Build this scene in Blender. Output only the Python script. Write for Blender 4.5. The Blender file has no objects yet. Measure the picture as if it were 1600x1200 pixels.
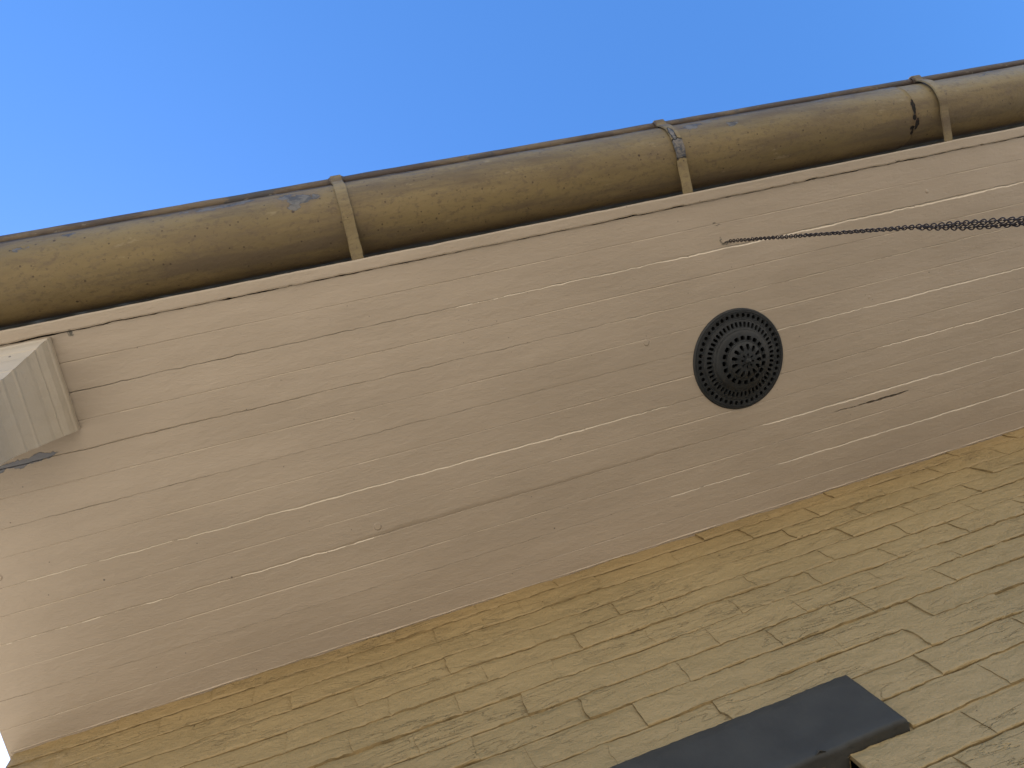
import bpy, math, random
import numpy as np
from mathutils import Matrix, Vector

# ------------------------------------------------------------------ camera
Z0 = 1.6                    # eye height of the phone above the paving
H = 1.4                     # eaves boards above the phone
SC = bpy.context.scene
COL = SC.collection
R = [[0.9428162103452608, -0.2377863602465094, 0.23357063255237837],
     [0.1929328476089145, 0.9607550547517549, 0.1993154311197894],
     [-0.2717986567732009, -0.14285437217554592, 0.9516922393960215]]
cam = bpy.data.cameras.new('camera')
cam.sensor_width = 36.0
cam.lens = 1151.65 / 1600 * 36
cam.clip_start = 0.01
cam.clip_end = 500
co = bpy.data.objects.new('camera', cam)
COL.objects.link(co)
rt = Vector([R[i][0] for i in range(3)])
up = -Vector([R[i][1] for i in range(3)])
bk = -Vector([R[i][2] for i in range(3)])
co.matrix_world = Matrix(((rt.x, up.x, bk.x, 0), (rt.y, up.y, bk.y, 0), (rt.z, up.z, bk.z, Z0), (0, 0, 0, 1)))
SC.camera = co

# ------------------------------------------------------------------ light
SUN = Vector((-0.4138539, 0.3893685, 0.82287126)).normalized()
w = bpy.data.worlds.new('World')
SC.world = w
w.use_nodes = True
nt = w.node_tree
nt.nodes.clear()
sky = nt.nodes.new('ShaderNodeTexSky')
sky.sky_type = 'NISHITA'
sky.sun_disc = False
sky.sun_elevation = math.asin(SUN.z)
sky.sun_rotation = math.atan2(SUN.x, SUN.y)
sky.altitude = 0
sky.air_density = 1.0
sky.dust_density = 0.35
sky.ozone_density = 10.0
bg = nt.nodes.new('ShaderNodeBackground')
bg.inputs['Strength'].default_value = 0.12
wo = nt.nodes.new('ShaderNodeOutputWorld')
hs = nt.nodes.new('ShaderNodeHueSaturation')
hs.inputs['Saturation'].default_value = 1.1
nt.links.new(sky.outputs[0], hs.inputs['Color'])
nt.links.new(hs.outputs[0], bg.inputs['Color'])
nt.links.new(bg.outputs[0], wo.inputs['Surface'])
sl = bpy.data.lights.new('sun', 'SUN')
sl.energy = 5.0
sl.angle = math.radians(0.53)
sl.color = (1.0, 0.93, 0.83)
so = bpy.data.objects.new('sun', sl)
COL.objects.link(so)
so.rotation_euler = SUN.to_track_quat('Z', 'Y').to_euler()
so.location = (-5, 5, 12)
SC.view_settings.view_transform = 'Standard'
SC.view_settings.look = 'None'
SC.view_settings.exposure = 1.5
SC.view_settings.gamma = 1.0
SC.view_settings.use_curve_mapping = False
SC.cycles.max_bounces = 6
SC.cycles.diffuse_bounces = 4
SC.cycles.glossy_bounces = 2

# ------------------------------------------------------------------ helpers
rng = np.random.default_rng(7)
random.seed(7)


def n1(x, scale, seed=0, octv=1):
    """smooth 1-D value noise in -1..1"""
    x = np.asarray(x, float)
    out = np.zeros_like(x)
    a, tot = 1.0, 0.0
    for o in range(octv):
        r = np.random.default_rng(1000 + seed * 17 + o)
        tab = r.uniform(-1, 1, 4096)
        t = x / scale + 512.3
        i = np.floor(t).astype(int)
        f = t - i
        f = f * f * (3 - 2 * f)
        out += a * (tab[i % 4096] * (1 - f) + tab[(i + 1) % 4096] * f)
        tot += a
        a *= 0.5
        scale *= 0.47
    return out / tot


def n2(x, y, scale, seed=0, octv=1):
    x = np.asarray(x, float)
    y = np.asarray(y, float)
    out = np.zeros(np.broadcast(x, y).shape)
    a, tot = 1.0, 0.0
    for o in range(octv):
        r = np.random.default_rng(5000 + seed * 31 + o)
        tab = r.uniform(-1, 1, (256, 256))
        tx = x / scale + 57.7
        ty = y / scale + 91.3
        ix = np.floor(tx).astype(int)
        iy = np.floor(ty).astype(int)
        fx = tx - ix
        fy = ty - iy
        fx = fx * fx * (3 - 2 * fx)
        fy = fy * fy * (3 - 2 * fy)
        g = lambda p, q: tab[p % 256, q % 256]
        out = out + a * ((g(ix, iy) * (1 - fx) + g(ix + 1, iy) * fx) * (1 - fy) + (g(ix, iy + 1) * (1 - fx) + g(ix + 1, iy + 1) * fx) * fy)
        tot += a
        a *= 0.5
        scale *= 0.47
    return out / tot


def sstep(a, b, x):
    t = np.clip((np.asarray(x, float) - a) / (b - a), 0, 1)
    return t * t * (3 - 2 * t)


def mesh_obj(name, V, F, mat, parent=None, smooth=True, loc=None):
    me = bpy.data.meshes.new(name)
    me.from_pydata([tuple(map(float, v)) for v in V], [], [tuple(map(int, f)) for f in F])
    me.validate()
    if smooth:
        me.polygons.foreach_set('use_smooth', [True] * len(me.polygons))
    me.materials.append(mat)
    me.update()
    o = bpy.data.objects.new(name, me)
    COL.objects.link(o)
    if parent:
        o.parent = parent
    if loc:
        o.location = loc
    return o


def thing(name, label, cat, loc=(0, 0, 0), group=None):
    o = bpy.data.objects.new(name, None)
    o.empty_display_size = 0.05
    COL.objects.link(o)
    o.location = loc
    o['label'] = label
    o['category'] = cat
    o['kind'] = 'thing'
    if group:
        o['group'] = group
    return o


class MB:
    def __init__(s):
        s.V = []
        s.F = []

    def add(s, V, F):
        b = len(s.V)
        s.V += [tuple(map(float, v)) for v in V]
        s.F += [tuple(int(i) + b for i in f) for f in F]

    def box(s, x0, x1, y0, y1, z0, z1):
        V = [(x, y, z) for x in (x0, x1) for y in (y0, y1) for z in (z0, z1)]
        s.add(V, [(0, 1, 3, 2), (4, 6, 7, 5), (0, 4, 5, 1), (2, 3, 7, 6), (0, 2, 6, 4), (1, 5, 7, 3)])

    def tube(s, pts, r, n=8, closed=False, cap=True):
        P = np.array(pts, float)
        m = len(P)
        ref = Vector((0.13, 0.97, 0.21)).normalized()
        rings = []
        prev = None
        for i in range(m):
            a = P[(i - 1) % m] if closed or i else P[0]
            b = P[(i + 1) % m] if closed or i < m - 1 else P[-1]
            t = Vector(b - a).normalized()
            u = prev if prev is not None else ref
            u = (u - t * u.dot(t))
            if u.length < 1e-6:
                u = t.orthogonal()
            u.normalize()
            prev = u
            v = t.cross(u)
            rr = r[i] if hasattr(r, '__len__') else r
            rings.append([tuple(Vector(P[i]) + (u * math.cos(k * 2 * math.pi / n) + v * math.sin(k * 2 * math.pi / n)) * rr) for k in range(n)])
        V = [p for g in rings for p in g]
        F = []
        for i in range(m if closed else m - 1):
            j = (i + 1) % m
            for k in range(n):
                l = (k + 1) % n
                F.append((i * n + k, i * n + l, j * n + l, j * n + k))
        if cap and not closed:
            F.append(tuple(range(n)))
            F.append(tuple((m - 1) * n + k for k in range(n)))
        s.add(V, F)

    def build(s, name, mat, parent=None, smooth=False):
        return mesh_obj(name, s.V, s.F, mat, parent, smooth)


def grid_faces(nx, ny, flip=False):
    i = np.arange(nx - 1)[:, None]
    j = np.arange(ny - 1)[None, :]
    a = (i * ny + j).ravel()
    F = np.stack([a, a + ny, a + ny + 1, a + 1], 1)
    return F[:, ::-1] if flip else F


# ------------------------------------------------------------------ materials
class NT:
    def __init__(s, name):
        s.m = bpy.data.materials.new(name)
        s.m.use_nodes = True
        s.t = s.m.node_tree
        s.b = s.t.nodes['Principled BSDF']
        s.pos = s.t.nodes.new('ShaderNodeNewGeometry').outputs['Position']

    def n(s, typ, **kw):
        nd = s.t.nodes.new(typ)
        for k, v in kw.items():
            setattr(nd, k, v)
        return nd

    def lk(s, a, b):
        s.t.links.new(a, b)

    def mapped(s, scale, off=(0, 0, 0)):
        mp = s.n('ShaderNodeMapping')
        mp.inputs['Scale'].default_value = scale
        mp.inputs['Location'].default_value = off
        s.lk(s.pos, mp.inputs['Vector'])
        return mp.outputs[0]

    def noise(s, scale, stretch=(1, 1, 1), detail=4, rough=0.55, off=(0, 0, 0), dist=0.0):
        nd = s.n('ShaderNodeTexNoise')
        nd.inputs['Scale'].default_value = scale
        nd.inputs['Detail'].default_value = detail
        nd.inputs['Roughness'].default_value = rough
        nd.inputs['Distortion'].default_value = dist
        s.lk(s.mapped(stretch, off), nd.inputs['Vector'])
        return nd.outputs['Fac'], nd.outputs['Color']

    def ramp(s, x, a, b, lo=0.0, hi=1.0):
        mr = s.n('ShaderNodeMapRange')
        mr.interpolation_type = 'SMOOTHSTEP'
        for k, v in zip(('From Min', 'From Max', 'To Min', 'To Max'), (a, b, lo, hi)):
            mr.inputs[k].default_value = v
        s.lk(x, mr.inputs['Value'])
        return mr.outputs[0]

    def math(s, op, a, b=None, c=None):
        nd = s.n('ShaderNodeMath', operation=op)
        for i, v in enumerate((a, b, c)):
            if v is None:
                continue
            if isinstance(v, (int, float)):
                nd.inputs[i].default_value = v
            else:
                s.lk(v, nd.inputs[i])
        return nd.outputs[0]

    def mix(s, fac, a, b):
        nd = s.n('ShaderNodeMix', data_type='RGBA')
        if isinstance(fac, (int, float)):
            nd.inputs[0].default_value = fac
        else:
            s.lk(fac, nd.inputs[0])
        for i, v in ((6, a), (7, b)):
            if isinstance(v, tuple):
                nd.inputs[i].default_value = (*v, 1) if len(v) == 3 else v
            else:
                s.lk(v, nd.inputs[i])
        return nd.outputs[2]

    def specks(s, scale, size, keep, stretch=(1, 1, 1), off=(0, 0, 0)):
        """scattered dots: voronoi cells, only some of them hold a dot"""
        v = s.n('ShaderNodeTexVoronoi')
        v.inputs['Scale'].default_value = scale
        s.lk(s.mapped(stretch, off), v.inputs['Vector'])
        d = s.ramp(v.outputs['Distance'], size * 0.75, size, 1, 0)
        sep = s.n('ShaderNodeSeparateColor')
        s.lk(v.outputs['Color'], sep.inputs[0])
        k = s.math('LESS_THAN', sep.outputs[0], keep)
        return s.math('MULTIPLY', d, k)

    def warped(s, amp, scale):
        f, c = s.noise(scale, detail=5, rough=0.65)
        vm = s.n('ShaderNodeVectorMath', operation='MULTIPLY_ADD')
        s.lk(c, vm.inputs[0])
        vm.inputs[1].default_value = (amp,) * 3
        ad = s.n('ShaderNodeVectorMath', operation='ADD')
        s.lk(s.pos, ad.inputs[0])
        ad.inputs[1].default_value = (-amp / 2,) * 3
        s.lk(ad.outputs[0], vm.inputs[2])
        return vm.outputs[0]

    def blob(s, wp, c, r, soft=0.12):
        a = s.n('ShaderNodeVectorMath', operation='SUBTRACT')
        s.lk(wp, a.inputs[0])
        a.inputs[1].default_value = (c[0], c[1], c[2] + Z0)
        b = s.n('ShaderNodeVectorMath', operation='DIVIDE')
        s.lk(a.outputs[0], b.inputs[0])
        b.inputs[1].default_value = r
        l = s.n('ShaderNodeVectorMath', operation='LENGTH')
        s.lk(b.outputs[0], l.inputs[0])
        return s.ramp(l.outputs['Value'], 1 - soft, 1 + soft, 1, 0)

    def blobs(s, wp, L, soft=0.12):
        out = None
        for c, r in L:
            m = s.blob(wp, c, r, soft)
            out = m if out is None else s.math('MAXIMUM', out, m)
        return out

    def bump(s, h, strength, dist, prev=None):
        b = s.n('ShaderNodeBump')
        b.inputs['Strength'].default_value = strength
        b.inputs['Distance'].default_value = dist
        s.lk(h, b.inputs['Height'])
        if prev is not None:
            s.lk(prev, b.inputs['Normal'])
        return b.outputs[0]

    def done(s, col=None, rough=0.5, nrm=None, metal=0.0, spec=0.5):
        if col is not None:
            if isinstance(col, tuple):
                s.b.inputs['Base Color'].default_value = (*col, 1)
            else:
                s.lk(col, s.b.inputs['Base Color'])
        if isinstance(rough, (int, float)):
            s.b.inputs['Roughness'].default_value = rough
        else:
            s.lk(rough, s.b.inputs['Roughness'])
        s.b.inputs['Metallic'].default_value = metal
        s.b.inputs['Specular IOR Level'].default_value = spec
        if nrm is not None:
            s.lk(nrm, s.b.inputs['Normal'])
        return s.m


def mat_boards(name, base, tint):
    m = NT(name)
    big, _ = m.noise(2.2, (1, 2.2, 1), 3)
    col = m.mix(m.ramp(big, 0.35, 0.68), base, tint)
    st, _ = m.noise(26, (0.10, 1, 1), 4, 0.6)
    col = m.mix(m.ramp(st, 0.42, 0.75, 0, 0.22), col, tuple(c * 0.80 for c in base))
    # light abrasions of the paint, running with the board
    ab, _ = m.noise(60, (0.12, 1, 1), 5, 0.7, (3, 1, 0))
    col = m.mix(m.ramp(ab, 0.63, 0.72, 0, 0.35), col, tuple(min(1, c * 1.22) for c in base))
    dots = m.specks(19, 0.045, 0.22)
    dots2 = m.specks(55, 0.075, 0.12, off=(3.3, 1.7, 0))
    col = m.mix(m.math('MAXIMUM', m.math('MULTIPLY', dots, 0.75), m.math('MULTIPLY', dots2, 0.6)), col, (0.06, 0.05, 0.045))
    wp = m.warped(0.022, 45)
    pt = m.blobs(wp, [((-0.535, 0.219, 1.4), (0.035, 0.006, 0.03)), ((-0.49, 0.215, 1.4), (0.022, 0.006, 0.03)),
                      ((-0.505, 0.2175, 1.4), (0.03, 0.006, 0.03)), ((-0.575, 0.222, 1.4), (0.03, 0.004, 0.03))], 0.1)
    col = m.mix(pt, col, (0.15, 0.155, 0.17))
    # cobweb dirt round the chain hook and a scuff beside it
    hw = m.blobs(m.warped(0.012, 160), [((0.858, 0.111, 1.4), (0.009, 0.0035, 0.03)), ((0.848, 0.104, 1.4), (0.002, 0.008, 0.03)),
                                        ((0.838, 0.066, 1.4), (0.004, 0.0018, 0.03)), ((0.846, 0.071, 1.4), (0.007, 0.0012, 0.03)),
                                        ((-0.392, 0.022, 1.4), (0.004, 0.005, 0.03))], 0.4)
    gate, _ = m.noise(300, (1, 1, 1), 3, 0.7)
    col = m.mix(m.math('MULTIPLY', hw, m.ramp(gate, 0.34, 0.5, 0, 0.92)), col, (0.07, 0.065, 0.05))
    fine, _ = m.noise(240, (0.16, 1, 1), 4, 0.65)
    mid, _ = m.noise(34, (0.35, 1, 1), 4, 0.6)
    wri, _ = m.noise(85, (0.55, 1, 1), 3, 0.6, dist=0.8)
    lump = m.specks(11, 0.09, 0.25, (1, 1, 1), (8, 3, 0))
    b = m.bump(mid, 0.5, 0.0038)
    b = m.bump(wri, 0.45, 0.0015, b)
    b = m.bump(fine, 0.45, 0.0007, b)
    b = m.bump(lump, 0.8, 0.002, b)
    b = m.bump(pt, 1.0, 0.001, b)
    rf = m.ramp(big, 0.3, 0.7, 0.42, 0.55)
    return m.done(col, rf, b, spec=0.4)


def mat_brick(name, base, tint):
    m = NT(name)
    big, _ = m.noise(3.0, (1, 1, 2), 3)
    col = m.mix(m.ramp(big, 0.35, 0.68), base, tint)
    mo, _ = m.noise(30, (0.6, 1, 1), 5, 0.65)
    col = m.mix(m.ramp(mo, 0.5, 0.75, 0, 0.2), col, tuple(c * 0.78 for c in base))
    li, _ = m.noise(70, (0.6, 1, 1), 5, 0.7, (5, 5, 5))
    col = m.mix(m.ramp(li, 0.6, 0.75, 0, 0.35), col, tuple(min(1, c * 1.3) for c in base))
    dots = m.specks(40, 0.05, 0.10)
    col = m.mix(m.math('MULTIPLY', dots, 0.8), col, (0.07, 0.055, 0.04))
    a, _ = m.noise(38, (0.55, 1, 1), 4, 0.62, dist=0.6)
    c, _ = m.noise(130, (0.7, 1, 1), 3, 0.65, dist=0.4)
    pits = m.specks(75, 0.16, 0.25, (1, 1, 1), (2, 7, 1))
    wr, _ = m.noise(30, (0.16, 1, 1.1), 3, 0.6, (3, 0, 8), 0.7)
    wl = m.ramp(m.math('ABSOLUTE', m.math('SUBTRACT', wr, 0.5)), 0.0, 0.014, 1, 0)
    wg, _ = m.noise(9, (0.5, 1, 1), 3, 0.6, (1, 2, 3))
    wl = m.math('MULTIPLY', wl, m.ramp(wg, 0.42, 0.62))
    b = m.bump(wl, 0.9, -0.0022)
    b = m.bump(a, 0.7, 0.007, b)
    b = m.bump(c, 0.8, 0.0026, b)
    b = m.bump(pits, 0.7, -0.002, b)
    return m.done(col, 0.55, b, spec=0.3)


def mat_gutter(name, strap=False):
    m = NT(name)
    base = (0.178, 0.134, 0.062) if not strap else (0.20, 0.155, 0.078)
    big, _ = m.noise(3.2, (0.7, 3, 3), 4, 0.6)
    col = m.mix(m.ramp(big, 0.38, 0.65), base, tuple(c * .8 for c in base))
    # grimy film lying in a band along the belly of the gutter
    f, _ = m.noise(7, (0.35, 2.2, 2.2), 6, 0.65, (2, 0, 0))
    col = m.mix(m.ramp(f, 0.44, 0.64, 0, 0.75), col, (0.088, 0.066, 0.044))
    if not strap:
        belly = m.blob(m.warped(0.05, 9), (0.0, -0.075, 1.405), (50, 0.045, 0.045), 0.45)
        bn, _ = m.noise(5, (0.6, 2.5, 2.5), 6, 0.7, (11, 0, 0))
        col = m.mix(m.math('MULTIPLY', belly, m.ramp(bn, 0.38, 0.68, 0.0, 0.45)), col, (0.10, 0.074, 0.046))
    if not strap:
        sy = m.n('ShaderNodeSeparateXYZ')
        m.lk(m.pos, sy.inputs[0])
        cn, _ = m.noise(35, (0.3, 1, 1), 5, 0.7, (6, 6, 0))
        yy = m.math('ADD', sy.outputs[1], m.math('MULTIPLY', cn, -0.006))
        col = m.mix(m.ramp(yy, -0.1525, -0.1480, 0.92, 0), col, (0.022, 0.016, 0.011))  # dark line under the bead: crease shade put into the colour
    f2, _ = m.noise(55, (0.5, 1, 1), 5, 0.7, (4, 2, 0))
    col = m.mix(m.ramp(f2, 0.5, 0.72, 0, 0.6), col, (0.10, 0.075, 0.05))
    f4, _ = m.noise(110, (0.8, 1, 1), 3, 0.7, (2, 9, 0))
    col = m.mix(m.ramp(f4, 0.52, 0.68, 0, 0.5), col, (0.085, 0.062, 0.04))
    f3, _ = m.noise(40, (0.4, 1, 1), 5, 0.7, (9, 2, 3))
    col = m.mix(m.ramp(f3, 0.62, 0.78, 0, 0.4), col, (0.36, 0.30, 0.19))
    d1 = m.specks(26, 0.075, 0.33)
    d2 = m.specks(80, 0.16, 0.34, off=(1, 5, 2))
    col = m.mix(m.math('MAXIMUM', m.math('MULTIPLY', d1, 0.9), m.math('MULTIPLY', d2, 0.7)), col, (0.035, 0.022, 0.016))
    wp = m.warped(0.03, 60)
    wq = m.warped(0.012, 110)
    if not strap:
        peel = m.blobs(wp, [((0.004, -0.139, 1.442), (0.014, 0.012, 0.010)), ((0.028, -0.131, 1.43), (0.020, 0.013, 0.011)),
                            ((0.016, -0.120, 1.42), (0.012, 0.013, 0.009)), ((0.053, -0.130, 1.429), (0.010, 0.006, 0.006)),
                            ((-0.114, -0.144, 1.446), (0.040, 0.006, 0.009)), ((-0.07, -0.146, 1.450), (0.022, 0.006, 0.009)),
                            ((-0.175, -0.146, 1.449), (0.04, 0.003, 0.005)), ((-0.36, -0.142, 1.443), (0.012, 0.003, 0.004)),
                            ((-0.435, -0.131, 1.429), (0.011, 0.005, 0.006)), ((0.84, -0.139, 1.440), (0.026, 0.006, 0.008)),
                            ((0.932, -0.129, 1.428), (0.015, 0.008, 0.007)), ((0.725, -0.151, 1.465), (0.03, 0.004, 0.008)),
                            ((0.90, -0.148, 1.456), (0.02, 0.003, 0.006)), ((1.20, -0.15, 1.462), (0.05, 0.003, 0.005)),
                            ((1.62, -0.14, 1.442), (0.03, 0.003, 0.004))], 0.08)
        lipn, _ = m.noise(22, (0.5, 1, 1), 5, 0.72, (14, 2, 0))
        yl = m.n('ShaderNodeSeparateXYZ')
        m.lk(m.pos, yl.inputs[0])
        edge_ = m.ramp(yl.outputs[1], -0.150, -0.136, 1, 0)
        peel = m.math('MAXIMUM', peel, m.math('MULTIPLY', edge_, m.ramp(lipn, 0.56, 0.59)))
        peel = m.math('MAXIMUM', peel, m.specks(9, 0.05, 0.18, (0.6, 1, 1), (5, 1, 1)))
        pf, _ = m.noise(70, (0.7, 1, 1), 4, 0.65)
        halo = m.blobs(wp, [((0.026, -0.131, 1.431), (0.042, 0.026, 0.022)), ((-0.11, -0.144, 1.446), (0.075, 0.012, 0.014)),
                            ((0.84, -0.139, 1.44), (0.035, 0.011, 0.011))], 0.35)
        col = m.mix(m.math('MULTIPLY', halo, 0.45), col, (0.115, 0.085, 0.062))
        pc = m.mix(m.ramp(pf, 0.40, 0.60), (0.060, 0.060, 0.063), (0.125, 0.118, 0.108))
        col = m.mix(peel, col, pc)
        hole = m.blobs(wq, [((1.377, -0.094, 1.409), (0.0062, 0.017, 0.02)), ((1.377, -0.071, 1.409), (0.0055, 0.007, 0.02)),
                            ((1.387, -0.056, 1.412), (0.0060, 0.012, 0.02)), ((1.373, -0.050, 1.413), (0.006, 0.004, 0.02)),
                            ((1.376, -0.042, 1.418), (0.003, 0.006, 0.02))], 0.1)
        hal2 = m.blobs(wq, [((1.379, -0.07, 1.41), (0.014, 0.04, 0.03))], 0.6)
        col = m.mix(m.math('MULTIPLY', hal2, 0.35), col, (0.10, 0.06, 0.03))
        hf, _ = m.noise(190, (1, 1, 1), 3, 0.6)
        col = m.mix(hole, col, m.mix(m.ramp(hf, 0.56, 0.7), (0.004, 0.003, 0.002), (0.09, 0.03, 0.015)))
    else:
        peel = m.blobs(wq, [((0.79, -0.096, 1.412), (0.03, 0.021, 0.02)), ((0.785, -0.125, 1.43), (0.006, 0.02, 0.02))], 0.08)
        pf, _ = m.noise(150, (1, 1, 1), 4, 0.7)
        col = m.mix(peel, col, m.mix(m.ramp(pf, 0.4, 0.6), (0.05, 0.055, 0.065), (0.14, 0.125, 0.11)))
        hole = peel
    mid, _ = m.noise(60, (0.5, 1, 1), 5, 0.6)
    fi, _ = m.noise(260, (0.6, 1, 1), 4, 0.65)
    b = m.bump(mid, 0.5, 0.003)
    b = m.bump(fi, 0.6, 0.001, b)
    b = m.bump(peel, 0.9, -0.0012, b)
    b = m.bump(hole, 1.0, -0.006, b)
    return m.done(col, m.ramp(f, 0.4, 0.7, 0.5, 0.68), b, spec=0.25)


def mat_bead(name):
    m = NT(name)
    f, _ = m.noise(16, (0.35, 1, 1), 6, 0.7)
    col = m.mix(m.ramp(f, 0.40, 0.56), (0.105, 0.075, 0.043), (0.045, 0.030, 0.022))
    g, _ = m.noise(9, (0.6, 1, 1), 6, 0.75, (7, 3, 1))
    col = m.mix(m.ramp(g, 0.56, 0.60, 0, 0.9), col, (0.035, 0.033, 0.034))
    h, _ = m.noise(90, (0.6, 1, 1), 4, 0.7, (1, 3, 1))
    col = m.mix(m.ramp(h, 0.62, 0.70, 0, 0.7), col, (0.19, 0.18, 0.15))
    b = m.bump(h, 0.7, 0.002)
    b = m.bump(g, 0.6, 0.002, b)
    return m.done(col, 0.62, b)


def mat_plain(name, base, rough=0.5, var=0.2, scale=25, bump=0.4, metal=0.0, spec=0.5):
    m = NT(name)
    f, _ = m.noise(scale, (1, 1, 1), 5, 0.6)
    col = m.mix(m.ramp(f, 0.3, 0.7), tuple(c * (1 - var) for c in base), tuple(min(1, c * (1 + var)) for c in base))
    g, _ = m.noise(scale * 7, (1, 1, 1), 4, 0.6)
    b = m.bump(f, bump, 0.003)
    b = m.bump(g, bump, 0.0008, b)
    return m.done(col, rough, b, metal, spec)


M_BOARD = mat_boards('taupe_board_paint', (0.36, 0.298, 0.224), (0.32, 0.264, 0.196))
M_EDGE = mat_boards('edge_highlight_paint', (0.44, 0.37, 0.275), (0.41, 0.34, 0.25))  # board paint lightened: highlight of outward-facing edges put into the colour
M_FILL_LIT = mat_boards('filler_highlight_paint', (0.63, 0.55, 0.43), (0.55, 0.475, 0.36))  # widest outward edges: filler tone with the highlight painted in
M_CORB = mat_boards('pale_corbel_paint', (0.42, 0.355, 0.27), (0.39, 0.33, 0.245))
M_BRICK = mat_brick('khaki_brick_paint', (0.302, 0.215, 0.099), (0.268, 0.192, 0.088))
M_GRIME_SHADE = mat_plain('joint_grime_and_shade', (0.165, 0.115, 0.052), 0.9, 0.35, 40, 0.5, spec=0.1)  # open joints: groove shade painted in along with lodged grime
M_BLACK = mat_plain('vent_shaft_dark', (0.004, 0.004, 0.004), 0.9, 0.2, 40, 0.1, spec=0.05)
M_GUT = mat_gutter('worn_gutter_paint')
M_STRAP = mat_gutter('strap_paint', True)
M_BEAD = mat_bead('rusty_bead_paint')
M_CAV = mat_plain('dark_cavity', (0.012, 0.008, 0.006), 0.9)
M_VENT = mat_plain('vent_iron', (0.018, 0.0195, 0.020), 0.55, 0.25, 30, 0.25, spec=0.3)
M_CHAIN = mat_plain('rusted_chain', (0.016, 0.009, 0.007), 0.7, 0.5, 120, 0.4)
M_LINT = mat_plain('dark_grey_lintel_paint', (0.039, 0.037, 0.031), 0.6, 0.14, 14, 0.6, spec=0.28)
M_ROOF = mat_plain('roof_sheet', (0.28, 0.29, 0.29), 0.5, 0.1, 4)
M_TRIM = mat_plain('dark_window_paint', (0.03, 0.034, 0.045), 0.45, 0.1)


def mat_ground():
    m = NT('pale_concrete')
    f, _ = m.noise(0.8, (1, 1, 1), 6, 0.6)
    col = m.mix(m.ramp(f, 0.35, 0.7), (0.44, 0.39, 0.31), (0.37, 0.325, 0.26))
    g, _ = m.noise(60, (1, 1, 1), 4, 0.7)
    col = m.mix(m.ramp(g, 0.5, 0.75, 0, 0.4), col, (0.2, 0.185, 0.16))
    return m.done(col, 0.9, m.bump(g, 0.4, 0.003))


M_GROUND = mat_ground()


def mat_glass():
    m = NT('window_glass')
    m.b.inputs['Transmission Weight'].default_value = 0.9
    return m.done((0.6, 0.65, 0.68), 0.03)


M_GLASS = mat_glass()

# ------------------------------------------------------------------ ground
XL, XR = -0.694, 3.3        # ends of the building along the wall
YW = 0.723                  # face of the brick wall
N = 24
gx = np.linspace(-60, 60, N)
V = [(x, y, 0.0) for x in gx for y in gx]
g = mesh_obj('ground', V, grid_faces(N, N), M_GROUND, smooth=False)
g['kind'] = 'structure'
g['label'] = 'pale concrete paving round the house'

# ------------------------------------------------------------------ brick wall
wall = thing('brick_wall', 'khaki painted brick wall under the boarded eaves, around the dark lintel', 'wall', (0, 0, 0))
OX0, OX1, OZ0, OZ1 = -0.42, 0.515, -0.25, 0.713      # window opening, z relative to the eye
LX0, LX1, LZ1 = -0.50, 0.610, 0.831
mortar_y = YW + 0.0025
mb = MB()
xs = np.unique(np.round(np.concatenate([np.arange(XL, XR, 0.05), [XR, OX0, OX1]]), 4))
zs = np.unique(np.round(np.concatenate([np.arange(-1.6, H, 0.05), [H + 0.02, OZ0, OZ1]]), 4))
XX, ZZ = np.meshgrid(xs, zs, indexing='ij')
YY = mortar_y + 0.0052 + 0 * XX
V = np.stack([XX, YY, ZZ + Z0], -1).reshape(-1, 3)
F = grid_faces(len(xs), len(zs))
cx = (V[F[:, 0], 0] + V[F[:, 2], 0]) / 2
cz = (V[F[:, 0], 2] + V[F[:, 2], 2]) / 2 - Z0
keep = ~((cx > OX0) & (cx < OX1) & (cz > OZ0) & (cz < OZ1))
mb.add(V, F[keep])
D = 0.22
yb = mortar_y + 0.0085
zt = H + 0.02 + Z0
mb.box(XL + .001, OX0, yb, YW + D, 0, zt)
mb.box(OX1, XR - .001, yb, YW + D, 0, zt)
mb.box(OX0 + .0005, OX1 - .0005, yb, YW + D, LZ1 + Z0, zt)
mb.box(OX0 + .0005, OX1 - .0005, yb, YW + D, 0, OZ0 + Z0)
# the other walls of the house
mb.box(XL + .002, XL + .22, YW + D, 4.2, 0, zt)
mb.box(XR - .22, XR - .002, YW + D, 4.2, 0, zt)
mb.box(XL + .22, XR - .22, 4.0, 4.2, 0, zt)
mb.build('mortar', M_BRICK, wall, True).data.polygons.foreach_set
BL, BC = 0.172, 0.059


def bed(k, x):
    """bed joint k: wandering height and how far the paint film has opened (m)"""
    z = OZ1 + BC * k + 0.0016 * n1(x, .06, 700 + k, 3) + .0006 * n1(x, .012, 760 + k, 2)
    g = np.clip(0.75 + 1.6 * n1(x, .11, 820 + k, 2) + .9 * n1(x, .015, 880 + k, 1), 0.02, 2.6) * 1e-3
    return z, g


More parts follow.
